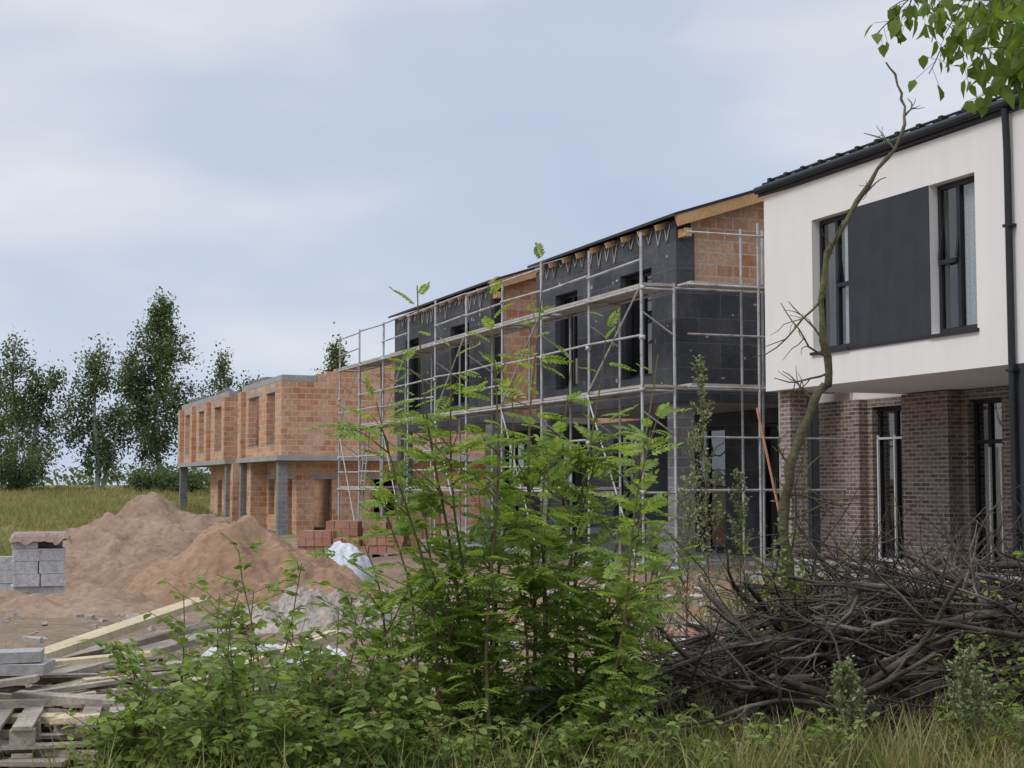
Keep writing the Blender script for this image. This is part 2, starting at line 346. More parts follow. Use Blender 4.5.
# ------------------------------------------------------------ WHITE TOWNHOUSE
def white_house():
    par = empty('white_townhouse', (0, 0, 0), TH)
    F0 = 13.9
    w = MB()
    holes = [(17.40, 18.45, 3.88, 6.13), (20.57, 21.65, 3.88, 6.13), (11.5, 12.6, 3.88, 6.13)]
    w.wall('x', F0, F0 + 0.35, 9.0, 23.2, 3.31, 6.80, holes, 0)
    w.box(F0 + .352, 24, 9.0, 23.2, 3.33, 3.55, 0)
    w.wall('y', 22.85, 23.198, F0 + .352, 17.3, 3.552, 6.8, (), 0)
    w.wall('y', 9.0, 9.3, F0 + .352, 23.7, 3.552, 6.8, (), 0)
    w.box(23.7, 24, 9.0, 26.3, 0, 6.8, 0)
    w.build('upper_wall', ['white'], par)
    p = MB()
    p.box(F0 - 0.012, F0 + 0.3, 18.452, 20.568, 3.88, 6.13, 0)
    p.box(F0 + 0.0, F0 + .3, 9.3, 16.72, 0, 3.308, 0)
    p.box(F0 + .3, 17.0, 16.40, 16.72, 0, 3.308, 0)
    p.build('grey_render_panel', ['panel'], par)
    s = MB()
    for a, b in ((17.36, 18.449), (20.571, 21.69), (11.46, 12.64)):
        s.box(F0 - .05, F0 + .15, a, b, 3.83, 3.878, 0)
    s.box(F0 - .03, F0 + .0, 18.449, 20.571, 3.83, 3.878, 0)
    s.build('window_sills', ['darkmetal'], par)
    g = MB()
    window(g, F0 + .14, 17.42, 18.43, 3.90, 6.11, (0.52,), None)
    window(g, F0 + .14, 20.59, 21.63, 3.90, 6.11, (0.5,), None)
    window(g, F0 + .14, 11.52, 12.58, 3.90, 6.11, (0.5,), None)
    for (a, b) in ((17.97, 18.37), (20.66, 21.08)):
        g.beam((F0 + .11, a, 4.95), (F0 + .11, b, 4.95), .05, .07, 0)
        g.beam((F0 + .24, a, 6.02), (F0 + .12, a, 5.0), .05, .05, 0); g.beam((F0 + .24, b, 6.02), (F0 + .12, b, 5.0), .05, .05, 0)
    g.build('upper_windows', ['darkmetal', 'glass'], par)
    c = MB()
    for (a, b) in ((17.48, 17.92), (20.7, 21.0)):
        for q in range(8):
            u0 = a + (b - a) * q / 8; u1 = a + (b - a) * (q + 1) / 8
            n0 = F0 + .22 + (.025 if q % 2 else 0); n1 = F0 + .22 + (0 if q % 2 else .025)
            c.add([(n0, u0, 3.95), (n0, u0, 6.1), (n1, u1, 6.1), (n1, u1, 3.95)], [(0, 1, 2, 3)], 0)
    c.build('curtains', ['curtain'], par)
    i = MB(); i.box(18.5, 18.6, 9.4, 22.8, 3.6, 6.75, 0); i.box(20.5, 20.6, 9.4, 26.2, 0.1, 3.2, 0); i.box(F0 + .36, 23.6, 9.4, 22.8, 6.755, 6.79, 0)
    i.box(F0+.4, 18.4, 19.3, 19.4, 3.6, 6.7, 0)
    i.build('interior_walls', ['interior'], par)
    r = MB()
    r.prism(roof_profile(13.84, 24.2, 7.0, 0.19), 8.8, 23.30, 0)
    r.tube([(13.80, 8.8, 6.93), (13.80, 23.3, 6.93)], 0.065, 10, 0)
    r.tube([(13.80, 16.6, 6.85), (13.82, 16.6, 6.3), (13.83, 16.6, 0.1)], 0.05, 10, 0)
    for z in (1.0, 3.2, 5.2): r.box(13.77, 13.9, 16.53, 16.67, z, z + .04, 0)
    for k in range(27):
        y = 9.0 + k * 0.545
        r.beam((13.86, y, 7.02), (19.0, y, 8.69), .03, .06, 0)
    for k in range(27):
        y = 9.0 + k * .545
        r.box(13.98, 14.10, y - .04, y + .04, 7.05, 7.155, 0)
    r.tube([(14.04, 8.9, 7.13), (14.04, 23.2, 7.13)], 0.022, 6, 0)
    r.build('roof', ['darkmetal'], par)
    b = MB()
    b.box(14.10, 14.44, 22.72, 23.06, 0.12, 3.326, 0)
    b.wall('x', 17.0, 17.35, 16.7, 26.05, 0.0, 3.31, [(23.25, 24.45, .15, 3.15), (20.7, 21.60, .15, 3.15), (17.6, 19.4, .15, 3.15)], 0)
    b.box(16.7, 16.998, 21.75, 23.1, 0, 3.306, 0)
    b.box(16.8, 16.998, 24.6, 26.0, 0, 3.306, 0)
    b.wall('y', 25.8, 26.048, 17.352, 24, 0, 3.31, (), 0)
    b.build('clinker_walls', ['clinker'], par)
    g = MB()
    window(g, 17.12, 23.27, 24.43, .17, 3.13, (0.5,), None, w=.07)
    window(g, 17.12, 20.72, 21.58, .17, 3.13, (0.5,), 2.4, w=.07)
    window(g, 17.12, 17.62, 19.38, .17, 3.13, (0.5,), None, w=.07)
    g.build('ground_floor_windows', ['darkmetal', 'glass'], par)
    g2 = MB()
    for a in (23.3, 23.85, 24.38): g2.box(17.0 + .06, 17.1, a - .02, a + .02, .2, 2.6, 0)
    g2.box(17.06, 17.1, 23.3, 24.4, 2.52, 2.56, 0); g2.box(17.06, 17.1, 23.3, 24.4, .2, .26, 0)
    g2.box(17.06, 17.1, 20.8, 20.84, .2, 2.3, 0); g2.box(17.06, 17.1, 21.1, 21.14, .2, 2.3, 0)
    g2.build('door_security_frame', ['pvc'], par)
    t = MB(); t.box(13.6, 16.99, 16.75, 23.6, -0.3, 0.115, 0); t.box(15.5, 16.99, 23.602, 26.58, -0.3, 0.11, 0)
    t.box(12.9, 13.1, 14.5, 21.0, -.3, .42, 0); t.box(12.86, 13.14, 14.48, 21.02, .422, .47, 0)
    t.build('terrace_slab', ['conc'], par)
    u = MB(); u.wall('x', 17.0, 17.35, 23.2, 26.3, 3.312, 6.9, [(24.2, 25.4, 4.0, 6.1)], 0)
    u.build('recessed_upper_wall', ['white'], par)
    dk = MB(); dk.box(17.02, 17.3, 26.052, 26.59, 0, 3.3, 0); dk.build('movement_joint_wall', ['panel'], par)
    la = MB(); la.box(13.80, 13.9, 16.15, 16.35, 2.55, 2.95, 0); la.build('wall_lamp', ['darkmetal'], par)
white_house()

# ------------------------------------------------------------ INSULATED TOWNHOUSE
def dark_house():
    par = empty('insulated_townhouse', (0, 0, 0), TH)
    F0 = 13.9
    e = MB(); k = MB(); g = MB(); cc = MB(); cb = MB(); w = MB(); r = MB(); st = MB()
    units = [(26.6, 34.0, [(27.7, 29.2), (31.5, 32.8)]), (37.2, 46.0, [(38.9, 40.5), (43.3, 44.8)])]
    for ui, (a, b, wins) in enumerate(units):
        holes = [(p, q, 3.9, 6.15) for p, q in wins]
        k.wall('x', F0 + .12, F0 + .4, a + .12, b - .02, 3.55, 6.95, holes, 0, 1)
        e.wall('x', F0, F0 + .118, a, b, 3.31, 6.95, holes, 0)
        for p, q in wins:
            window(g, F0 + .2, p + .02, q - .02, 3.92, 6.13, (0.5,), None)
            st.box(F0 + .17, F0 + .19, p + .1, p + .5, 4.0, 4.6, 0)
        if ui == 0:
            e.box(F0 + .12, 17.0, a, a + .116, 3.312, 5.6, 0)
            e.box(F0 + .12, F0 + .42, a, a + .116, 5.602, 6.7, 0)
            for q in range(9):
                xx = R(14.1, 16.6); zz = R(3.5, 5.4)
                st.box(xx, xx + R(.03, .10), a - .006, a + .001, zz, zz + R(.03, .07), 0)
        gable(k, a + .12, a + .42, F0 + .402, 24, 3.55, 7.08, .325, 0)
        gable(k, b - .32, b - .02, F0 + .402, 24, 3.55, 7.08, .325, 0)
        cc.box(F0 + .122, 24, a + .12, b - .02, 3.31, 3.548, 0)
        r.prism(roof_profile(13.72, 24.5, 7.05, 0.06), a - .3, b + .15, 0)
        w.beam((13.80, a - .24, 6.90), (19.1, a - .24, 8.62), .10, .22, 0)
        for q in range(int((b - a) / .8)):
            yy = a + .5 + q * .8
            w.beam((13.70, yy, 6.86), (14.3, yy, 7.06), .07, .12, 0)
        w.box(13.95, 14.1, a - .3, a + .05, 6.6, 6.76, 0); w.box(16.3, 16.45, a - .3, a + .05, 7.35, 7.5, 0)
        for pa in (a + .12, b - .55):
            cb.box(F0 + .05, F0 + .45, pa, pa + .4, 0, 3.306, 0)
        n_s = int((b - a) / .42)
        for q in range(n_s):
            yy = a + .2 + q * .42 + R(-.05, .05); h = R(.18, .5)
            if any(p - .1 < yy < q2 + .1 for p, q2 in wins): h = R(.1, .3)
            x0 = F0 - .012
            st.add([(x0, yy, 6.9), (x0, yy + .035, 6.9), (x0 - .03, yy + .10 + .03, 6.9 - h), (x0 - .03, yy + .10, 6.9 - h)], [(0, 1, 2, 3)], 0)
            st.add([(x0, yy + .26, 6.9), (x0, yy + .295, 6.9), (x0 - .03, yy + .13, 6.9 - h), (x0 - .03, yy + .10, 6.9 - h)], [(0, 1, 2, 3)], 0)
        for q in range(34):
            yy = R(a + .2, b - .2); zz = R(3.5, 6.4)
            if any(p - .15 < yy < q2 + .1 for p, q2 in wins) and 3.7 < zz < 6.2: continue
            st.box(F0 - .006, F0 + .001, yy, yy + R(.03, .10), zz, zz + R(.03, .09), 0)
    gholes = [(27.6, 28.7, .15, 3.0), (30.2, 32.2, .15, 3.0), (35.0, 36.2, .15, 3.0), (38.2, 40.2, .15, 3.0), (42.6, 44.6, .15, 3.0)]
    e.wall('x', 17.0, 17.3, 26.6, 46.0, -.2, 3.308, gholes, 0)
    for h in gholes: window(g, 17.12, h[0] + .02, h[1] - .02, .17, 2.98, (0.5,), None)
    k.wall('x', 17.0, 17.3, 34.0, 37.18, 3.312, 7.6, [(35.0, 36.2, 4.0, 6.1)], 0)
    k.box(23.7, 24, 26.6, 46, -.2, 3.3, 0); k.box(17.31, 23.69, 26.6, 26.9, -.2, 3.3, 0); k.box(17.31, 23.69, 45.7, 46, -.2, 3.3, 0)
    k.box(19, 19.2, 27, 45, 0, 6.7, 1)
    for (sa, sb, nn, h) in ((27.6, 28.6, 14.2, .8), (29.4, 31.2, 14.0, .6), (38.0, 39.0, 14.3, .8)):
        cb.box(nn, nn + .25, sa, sb, .085, .085 + h, 0)
    cc.box(13.5, 16.99, 26.6, 46.0, -.4, .08, 0)
    e.build('graphite_insulation_boards', ['eps'], par); k.build('clay_block_walls', ['clay', 'panel'], par)
    g.build('windows', ['darkmetal', 'glass'], par); cc.build('concrete_slabs', ['conc'], par)
    cb.build('block_pillars', ['cblock'], par); w.build('roof_timbers', ['timber'], par)
    r.build('roof_membrane', ['darkmetal'], par); st.build('membrane_strips', ['stone'], par)
dark_house()

# ------------------------------------------------------------ CLAY BLOCK SHELL
def shell():
    par = empty('clay_block_townhouse_shell', (0, 0, -0.6), TH)
    k = MB(); cc = MB(); cb = MB()
    F0 = 13.9
    def unit(a, b, wins, top=6.9):
        holes = [(p, q, 4.0, 6.25) for p, q in wins]
        k.wall('x', F0, F0 + .38, a, b, 3.5, top - .26, holes, 0)
        for p, q in wins:
            cc.box(F0 - .012, F0 + .2, p - .25, q + .25, 6.252, 6.45, 0)
            cc.box(F0 - .02, F0 + .36, p + .002, q - .002, 3.95, 4.0, 0)
        k.wall('y', a + .002, a + .38, F0 + .382, 24, 3.5, top - .26, (), 0)
        k.wall('y', b - .38, b - .002, F0 + .382, 24, 3.5, top - .26, (), 0)
        k.box(23.7, 24, a, b, -.3, top, 0)
        cc.wall('x', F0 - .01, F0 + .37, a - .01, b - .01, top - .258, top, (), 0)
        cc.wall('y', a - .01, a + .37, F0 + .372, 15.4, top - .258, top, (), 0)
        for i in range(9):
            x0 = 15.4 + i * .42; x1 = x0 + .42
            k.box(x0, x1 - .002, a + .01, a + .37, top - .258, top + .05 + i * .13, 0)
            k.box(x0, x1 - .002, b - .37, b - .01, top - .258, top + .05 + i * .13, 0)
        cc.box(F0 - .25, 24, a - .3, b + .05, 3.28, 3.498, 0)
        for pa in (a + .05, b - .5):
            cb.box(F0 - .1, F0 + .3, pa, pa + .4, -.2, 3.278, 0)
    unit(62.4, 71.0, [(63.7, 65.4), (67.0, 69.4)])
    unit(74.2, 89.0, [(75.8, 78.2), (81.0, 83.0), (85.6, 87.6)], 6.9)
    for s in (70.1, 74.3, 79.4, 84.0, 88.2):
        k.box(F0 - .22, F0 - .012, s, s + .75, 3.5, 6.6, 0)
    W0 = 14.75
    k.wall('x', W0, W0 + .38, 63.1, 84, -.3, 3.276, [(64.0, 65.0, 0, 2.5), (67.5, 68.8, .9, 2.5), (72, 73.2, 0, 2.5), (76, 77.5, .9, 2.5), (80.5, 81.7, 0, 2.5)], 0)
    k.wall('y', 63.1, 63.48, W0 + .382, 24, -.3, 3.276, [(15.5, 16.3, 0, 2.5), (18, 19.2, .9, 2.5)], 0)
    k.wall('y', 83.6, 84, W0 + .382, 24, -.3, 3.276, (), 0)
    for (p, q) in ((63.8, 65.2), (67.3, 69.0), (71.8, 73.4), (75.8, 77.7)): cc.box(W0 - .01, W0 + .2, p, q, 2.502, 2.7, 0)
    cc.box(15.3, 16.5, 63.09, 63.3, 2.502, 2.7, 0); cc.box(17.8, 19.4, 63.09, 63.3, 2.502, 2.7, 0)
    k.wall('x', 17.0, 17.3, 71.0, 74.2, 3.5, 6.7, [(72, 73.2, 4.2, 6.2)], 0)
    for s in (69.2, 73.6): k.box(F0 + .1, W0 - .002, s, s + .9, -.3, 3.276, 0)
    k.box(18, 18.3, 63.6, 83.5, -.3, 3.27, 0); k.box(19, 19.3, 62.8, 88.6, 3.5, 6.4, 0)
    for i in range(18):
        s = R(63, 88)
        if 70.5 < s < 74.5: continue
        cb.box(F0 + .03, F0 + .33, s, s + R(.3, .8), 6.902, 6.902 + R(.12, .24), 0)
    k.build('clay_block_walls', ['clay'], par); cc.build('concrete_ring_beam_and_slab', ['conc'], par)
    cb.build('block_pillars', ['cblock'], par)
shell()

# ------------------------------------------------------------ SCAFFOLD
def scaffold():
    par = empty('scaffolding', (0, 0, 0), TH)
    t = MB(); p = MB()
    ni, no = 13.35, 12.65
    ss = [25.6 + 2.5 * i for i in range(10)]
    lifts = [1.55, 3.5, 5.45]
    for i, s in enumerate(ss):
        lean = R(-.03, .03)
        for n in (ni, no):
            top = 6.55 if n == no else 5.6
            t.tube([(n, s, -.45), (n + lean, s, top + R(-.1, .1))], .030, 6, 0)
            t.box(n - .08, n + .08, s - .08, s + .08, -.05, .1, 0)
        for z in lifts: t.tube([(ni, s, z - .05), (no, s, z - .05)], .024, 6, 0)
        for z in (0.6, 2.6, 4.5):
            t.tube([(ni, s, z), (no, s, z + .45)], .018, 5, 0)
        for z in lifts + [2.55, 4.5]: t.box(no - .05, no + .035, s - .05, s + .05, z - .08, z, 0)
    for z in lifts:
        for i in range(len(ss) - 1):
            a, b = ss[i], ss[i + 1]
            if z == 1.55 and i in (0, 3, 6): continue
            t.tube([(no, a, z - .04), (no, b, z - .04)], .026, 6, 0); t.tube([(ni, a, z - .04), (ni, b, z - .04)], .024, 6, 0)
            for q in range(3):
                if z > 5 and i in (2,) and q == 1: continue
                x0 = no + .02 + q * .235
                p.box(x0, x0 + .22, a + R(-.05, .02), b + R(-.02, .05), z + R(0, .01), z + .06, 0)
            if R(0, 1) < .85: t.tube([(no - .03, a, z + 1.0 + R(-.04, .04)), (no - .03, b, z + 1.0 + R(-.04, .04))], .023, 6, 0)
            if R(0, 1) < .7: t.tube([(no - .03, a, z + .5), (no - .03, b, z + .5 + R(-.05, .05))], .023, 6, 0)
    for i in (0, 2, 4, 6, 8):
        t.tube([(no - .04, ss[i], -.1), (no - .04, ss[i + 1], 3.5)], .020, 5, 0)
        t.tube([(no - .04, ss[i + 1], 3.5), (no - .04, ss[i], 5.45)], .020, 5, 0)
    # access ladder at the far bay
    for sx in (46.3, 46.7): t.tube([(12.8, sx, -.4), (13.2, sx, 3.7)], .022, 6, 0)
    for q in range(14): t.tube([(12.8 + .4 * (q + 1) / 15, 46.3, -.4 + 4.1 * (q + 1) / 15), (12.8 + .4 * (q + 1) / 15, 46.7, -.4 + 4.1 * (q + 1) / 15)], .014, 5, 0)
    for n in (14.9, 15.35, 17.2):
        for s in (25.75, 25.1):
            t.tube([(n, s, -.3), (n + R(-.03, .03), s, 6.7)], .028, 6, 0)
    for z in lifts:
        t.tube([(ni, 25.1, z), (17.3, 25.1, z)], .024, 6, 0); t.tube([(ni, 25.75, z), (17.3, 25.75, z)], .022, 6, 0)
        if z > 2: p.box(ni + .1, 17.2, 25.15, 25.7, z + .03, z + .075, 0)
        t.tube([(ni, 25.08, z + 1), (17.3, 25.08, z + 1)], .02, 6, 0)
    t.build('scaffold_tubes', ['galv'], par, smooth=True); p.build('scaffold_planks', ['plank'], par)
scaffold()
pole = MB(); q0 = loc2w(14.6, 24.7, 3.1); q1 = loc2w(14.9, 24.0, 0)
pole.tube([q0, q1], .024, 8); pole.build('leaning_pole', ['orange'])

# ------------------------------------------------------------ heaps
def heap(name, cx, cy, rx, ry, H, mats, amp=.08, fs=1.0, power=1.0, res=90, seed=0, rot=0.0, smooth=True, ridge=0.0):
    mb = MB(); V = []
    for j in range(res):
        for i in range(res):
            u = -1.15 + 2.3 * i / (res - 1); v = -1.15 + 2.3 * j / (res - 1)
            ang = math.atan2(v, u)
            r = math.hypot(u, v) * (1 + .16 * fn(math.cos(ang) * 1.3 + seed, math.sin(ang) * 1.3, 5.0, 3))
            x = cx + (u * rx) * math.cos(rot) - (v * ry) * math.sin(rot); y = cy + (u * rx) * math.sin(rot) + (v * ry) * math.cos(rot)
            t = max(0, 1 - r)
            h = H * (t ** power)
            k = min(1, t * 4)
            n_ = amp * fn(x * fs + seed, y * fs, seed * 1.7, 6)
            if ridge: n_ += ridge * abs(fn(x * fs * 2.5 + seed, y * fs * 2.5, 2.0, 4))
            z = gh(x, y) - .06 + h + n_ * k + (0 if t > 0 else -.15)
            V.append((x, y, z))
    idx = np.arange(res * res).reshape(res, res)
    F = np.stack([idx[:-1, :-1], idx[:-1, 1:], idx[1:, 1:], idx[1:, :-1]], -1).reshape(-1, 4)
    mb.add(V, F); return mb.build(name, mats, smooth=smooth)
heap('sand_pile', -7.1, 30.0, 4.3, 3.6, 1.90, ['sand'], .24, 1.5, .95, 170, 1)
heap('sand_pile', -4.55, 25.2, 2.2, 2.2, 1.52, ['sand2'], .17, 2.0, .85, 170, 4)
heap('sand_pile', -7.2, 23.0, 3.6, 2.2, .40, ['sand'], .2, 1.1, .9, 90, 8)
heap('plastic_wrapped_bundle', -3.35, 29.5, .75, .55, .95, ['plastic'], .14, 2.0, .45, 70, 3, ridge=.06, smooth=True)
heap('plastic_sheet', -2.35, 14.5, .85, .45, .18, ['plastic'], .1, 3, .6, 70, 6, ridge=.07, smooth=True)
heap('rubble_heap', -2.3, 17.5, 1.1, .8, .5, ['stone'], .2, 3, .6, 80, 9, ridge=.10, smooth=False)

def pallet(name, x, y, rz, nx, ny, nz, bs, mat, lean=.01, miss=.3):
    par = empty(name, (x, y, gh(x, y)), rz)
    p = MB(); W = nx * bs[0]; D = ny * bs[1]
    for i in range(3): p.box(i * (W - .1) / 2, i * (W - .1) / 2 + .1, 0, D, 0, .1, 0)
    for i in range(5): p.box(0, W, i * (D - .1) / 4, i * (D - .1) / 4 + .1, .102, .13, 0)
    p.build('pallet', ['oldwood'], par)
    b = MB()
    for k in range(nz):
        ox, oy = R(-lean, lean), R(-lean, lean)
        for i in range(nx):
            for j in range(ny):
                if k == nz - 1 and random.random() < miss: continue
                jx, jy = R(-.01, .01) + ox, R(-.01, .01) + oy
                b.box(i * bs[0] + .006 + jx, (i + 1) * bs[0] - .006 + jx, j * bs[1] + .006 + jy, (j + 1) * bs[1] - .006 + jy, .132 + k * bs[2], .132 + (k + 1) * bs[2] - .006, 0)
    b.build('blocks', [mat], par); return par
pp = pallet('grey_block_pallet', -7.9, 23.9, .35, 2, 3, 5, (.40, .28, .2), 'palebl', .03, .1)
def wrap(par):
    mb = MB(); n = 22; V = []
    for j in range(n):
        for i in range(n):
            u, v = i / (n - 1) * 2 - 1, j / (n - 1) * 2 - 1
            d = max(0, (max(abs(u), abs(v)) - .86) / .14)
            V.append((.42 + u * .47, .42 + v * .49, 1.17 + .03 * fn(u * 3, v * 3, 2) - .14 * d * (1 + .5 * fn(i * .3, j * .3, 4))))
    idx = np.arange(n * n).reshape(n, n); F = np.stack([idx[:-1, :-1], idx[:-1, 1:], idx[1:, 1:], idx[1:, :-1]], -1).reshape(-1, 4)
    mb.add(V, F); mb.build('torn_wrap', ['card'], par)
wrap(pp)
pallet('grey_block_pallet', -8.5, 24.9, .1, 2, 3, 3, (.38, .25, .22), 'palebl', .03)
for i, (x, y, nz) in enumerate([(-6.2, 43.5, 3), (-5.1, 43.0, 2), (-4.0, 42.0, 4), (-3.1, 44, 5), (-5.6, 45.2, 4)]):
    pallet('brick_pallet', x, y, R(-.2, .4), 4, 5, nz, (.25, .2, .22), 'redbrick', .02, .4)

def scatter():
    mb = MB()
    cube = np.array([(-.5, -.5, -.4), (.5, -.45, -.4), (.45, .5, -.4), (-.5, .4, -.4), (-.4, -.4, .35), (.45, -.35, .3), (.35, .4, .4), (-.35, .35, .3)])
    F = [(0, 3, 2, 1), (4, 5, 6, 7), (0, 1, 5, 4), (1, 2, 6, 5), (2, 3, 7, 6), (3, 0, 4, 7)]
    for (n, xr, yr, sr, mi) in ((620, (-10, 7), (12, 30), (.02, .12), 0), (420, (-1, 7), (12, 26), (.04, .20), 1), (60, (-9, -1), (13, 24), (.08, .22), 0), (60, (-1, 6), (12, 24), (.1, .3), 2), (500, (-11, -2), (20, 32), (.01, .05), 0), (60, (-2, 6), (12, 25), (.3, .9), 3)):
        loc = []; sc = []
        for i in range(n):
            x, y = R(*xr), R(*yr); loc.append((x, y, gh(x, y) + .01)); sc.append(R(*sr))
        sh = {0: (1.2, .8, .6), 1: (1.2, .8, .6), 2: (1.2, .8, .15), 3: (.12, 1.4, .06)}[mi]
        D = np.random.normal(0, 1, (n, 3)); mb.inst(cube * np.array(sh), F, frames(D * np.array([1, 1, .1]), jitter=.15), loc, sc, mi)
    mb.build('rubble', ['stone', 'redbrick', 'plastic', 'oldwood'])
scatter()

def boards():
    mb = MB()
    mb.beam((-3.45, 11.0, .40), (-2.65, 12.9, .66), .18, .06, 1)
    mb.beam((-3.4, 10.8, .26), (-2.2, 12.2, .50), .24, .05, 0)
    mb.beam((-3.7, 11.3, .28), (-2.6, 12.9, .45), .2, .05, 0)
    mb.beam((-2.6, 10.4, .15), (-1.35, 11.7, .50), .14, .06, 1)
    mb.beam((-2.3, 10.2, .1), (-1.25, 11.2, .32), .12, .04, 0)
    for i in range(70):
        x = R(-4.2, -2.4); y = R(8.9, 11.6); a = R(-.35, .9); l = R(.5, 1.8); z = R(.03, .42) * (1 - .2 * abs(y - 10.7))
        mb.beam((x, y, gh(x, y) + z), (x + l * math.cos(a), y + l * math.sin(a) * .7, gh(x, y) + max(.02, z + R(-.15, .12))), R(.06, .2), R(.02, .06), 0 if R(0, 1) < .78 else 1)
    mb.build('timber_pile', ['oldwood', 'newwood'])
    for (px, py, rz) in ((-3.45, 8.75, .22), (-3.75, 9.75, -.08)):
        par = empty('wooden_pallet', (px, py, gh(px, py) - .06), rz)
        for lv in range(2):
            p = MB(); z = lv * .16
            for i in range(3):
                for q in range(3): p.box(q * .53, q * .53 + .14, i * .35, i * .35 + .1, z + .022, z + .11, 0)
                p.box(0, 1.2, i * .35, i * .35 + .1, z, z + .02, 0)
            for i in range(7):
                if lv == 1 and i == 4: continue
                p.box(i * .18 + R(-.01, .01), i * .18 + .12, R(-.03, .02), .8 + R(-.02, .03), z + .112, z + .135, 0)
            p.build('pallet_deck', ['oldwood'], par)
    b = MB(); b.beam((-3.62, 10.1, .50), (-3.16, 10.2, .51), .26, .07, 0); b.beam((-3.8, 10.12, .43), (-3.10, 10.16, .43), .32, .07, 0)
    b.build('concrete_slab_offcut', ['conc'])
    d = MB()
    d.beam((1.0, 10.9, .30), (1.5, 11.3, .45), .35, .02, 0); d.beam((1.25, 10.6, .2), (1.45, 10.9, .42), .25, .015, 0)
    d.build('plasterboard_scrap', ['plastic'])
boards()

# ------------------------------------------------------------ vegetation
def curve(p0, d, L_, n=7, bend=.25, grav=0.0):
    P = [np.array(p0, float)]; d = np.array(d, float); d /= np.linalg.norm(d)
    for i in range(n - 1):
        d = d + np.random.normal(0, bend / n * 2, 3) + np.array([0, 0, grav / n]); d /= np.linalg.norm(d)
        P.append(P[-1] + d * L_ / (n - 1))
    return np.array(P)

def lerp_path(P, t):
    f = t * (len(P) - 1); i = min(int(f), len(P) - 2); return P[i] * (1 - (f - i)) + P[i + 1] * (f - i)

def far_tree(name, x, y, H, W, seed, dens=1.0):
    np.random.seed(seed); random.seed(seed)
    mb = MB(); z0 = gh(x, y) - .1
    tr = np.array([(x + .2 * math.sin(i * .9 + seed), y, z0 + H * .97 * i / 9) for i in range(10)])
    mb.tube(tr[:6], [.20 * (1 - i / 10) + .03 for i in range(6)], 7, 0); mb.tube(tr[5:], [.18 * (1 - i / 10) + .02 for i in range(5, 10)], 6, 2)
    trs = [tr]
    if seed % 2:
        tr2 = np.array([(x + .28 * i + .3, y + .5, z0 + H * .8 * i / 9) for i in range(10)])
        mb.tube(tr2[:6], [.15 * (1 - i / 10) + .02 for i in range(6)], 6, 0); mb.tube(tr2[5:], [.05] * 5, 5, 2); trs.append(tr2)
    locs = []
    nl = int(H * 5)
    for b in range(nl):
        f = .17 + .81 * (b / nl) ** .9
        prof = (math.sin(min(1, (f - .08) / .40) * math.pi / 2)) * (1 - max(0, (f - .38) / .64) ** 1.2) + .06
        ln = W / 2 * prof * R(.35, 1.3); az = R(0, 2 * math.pi)
        p0 = lerp_path(random.choice(trs), f)
        P = curve(p0, (math.cos(az), math.sin(az), R(.6, 1.3)), ln * 1.3, 6, .4, -1.6)
        mb.tube(P, np.linspace(.045, .01, 6), 4, 2)
        for c in range(int((2 + ln * 2.1) * dens) + 1):
            q = lerp_path(P, R(.2, 1.0)); m_ = random.randint(10, 38); sg = R(.18, .44)
            locs.append(np.random.normal(0, 1, (m_, 3)) * np.array([sg, sg, sg * 1.5]) + q - np.array([0, 0, .25]))
    locs = np.concatenate(locs); n = len(locs)
    D = np.random.normal(0, .8, (n, 3)) + np.array([0, 0, -.5])
    mb.inst(np.array(LEAF_V) * np.array([1.3, 1, 1]), LEAF_F, frames(D), locs, np.random.uniform(.13, .29, n), 1)
    mb.build(name, ['birchbark', 'far', 'twig'])
far_tree('birch_tree', -37.2, 112, 12.0, 5.4, 11)
far_tree('birch_tree', -41.2, 118, 9.6, 4.5, 12)
far_tree('birch_tree', -31.6, 114, 12.0, 6.2, 13, .95)
far_tree('birch_tree', -27.4, 116, 15.8, 6.4, 14, 1.25)
far_tree('birch_tree', -23.4, 121, 11.6, 5.2, 15, 1.0)
far_tree('birch_tree', -13.8, 118, 13.2, 5.4, 16, 1.1)

def far_bush(name, x, y, w, h, seed):
    np.random.seed(seed); random.seed(seed)
    mb = MB(); locs = []
    for i in range(14):
        a = R(0, 6.28); P = curve((x, y, gh(x, y)), (math.cos(a) * .7, math.sin(a) * .7, R(.5, 1.4)), h * R(.6, 1.1), 5, .3)
        mb.tube(P, np.linspace(.05, .01, 5), 4, 0)
        for t in (.4, .6, .8, 1): locs.append(np.random.normal(0, .42, (60, 3)) * np.array([w / h, 1, .9]) + lerp_path(P, t))
    locs = np.concatenate(locs); n = len(locs)
    mb.inst(LEAF_V, LEAF_F, frames(np.random.normal(0, 1, (n, 3))), locs, np.random.uniform(.13, .28, n), 1)
    mb.build(name, ['twig', 'far'])
far_bush('bush', -39.0, 108, 3.5, 4.6, 31); far_bush('bush', -36.2, 109, 4, 3.8, 32); far_bush('bush', -23.6, 108, 3.5, 1.8, 34)
far_bush('bush', -26.2, 110, 2.6, 2.0, 35)

def woodland():
    np.random.seed(50); mb = MB(); locs = []
    for i in range(160):
        x = np.random.uniform(-420, 420); y = np.random.uniform(330, 420); h = np.random.uniform(2, 5)
        locs.append(np.random.normal(0, 1, (60, 3)) * np.array([5, 3, h * .4]) + np.array([x, y, 2 + h * .4]))
    locs = np.concatenate(locs); n = len(locs)
    mb.inst(LEAF_V, LEAF_F, frames(np.random.normal(0, 1, (n, 3))), locs, np.random.uniform(.9, 2.0, n), 0)
    mb.build('distant_woodland', ['far'])
woodland()

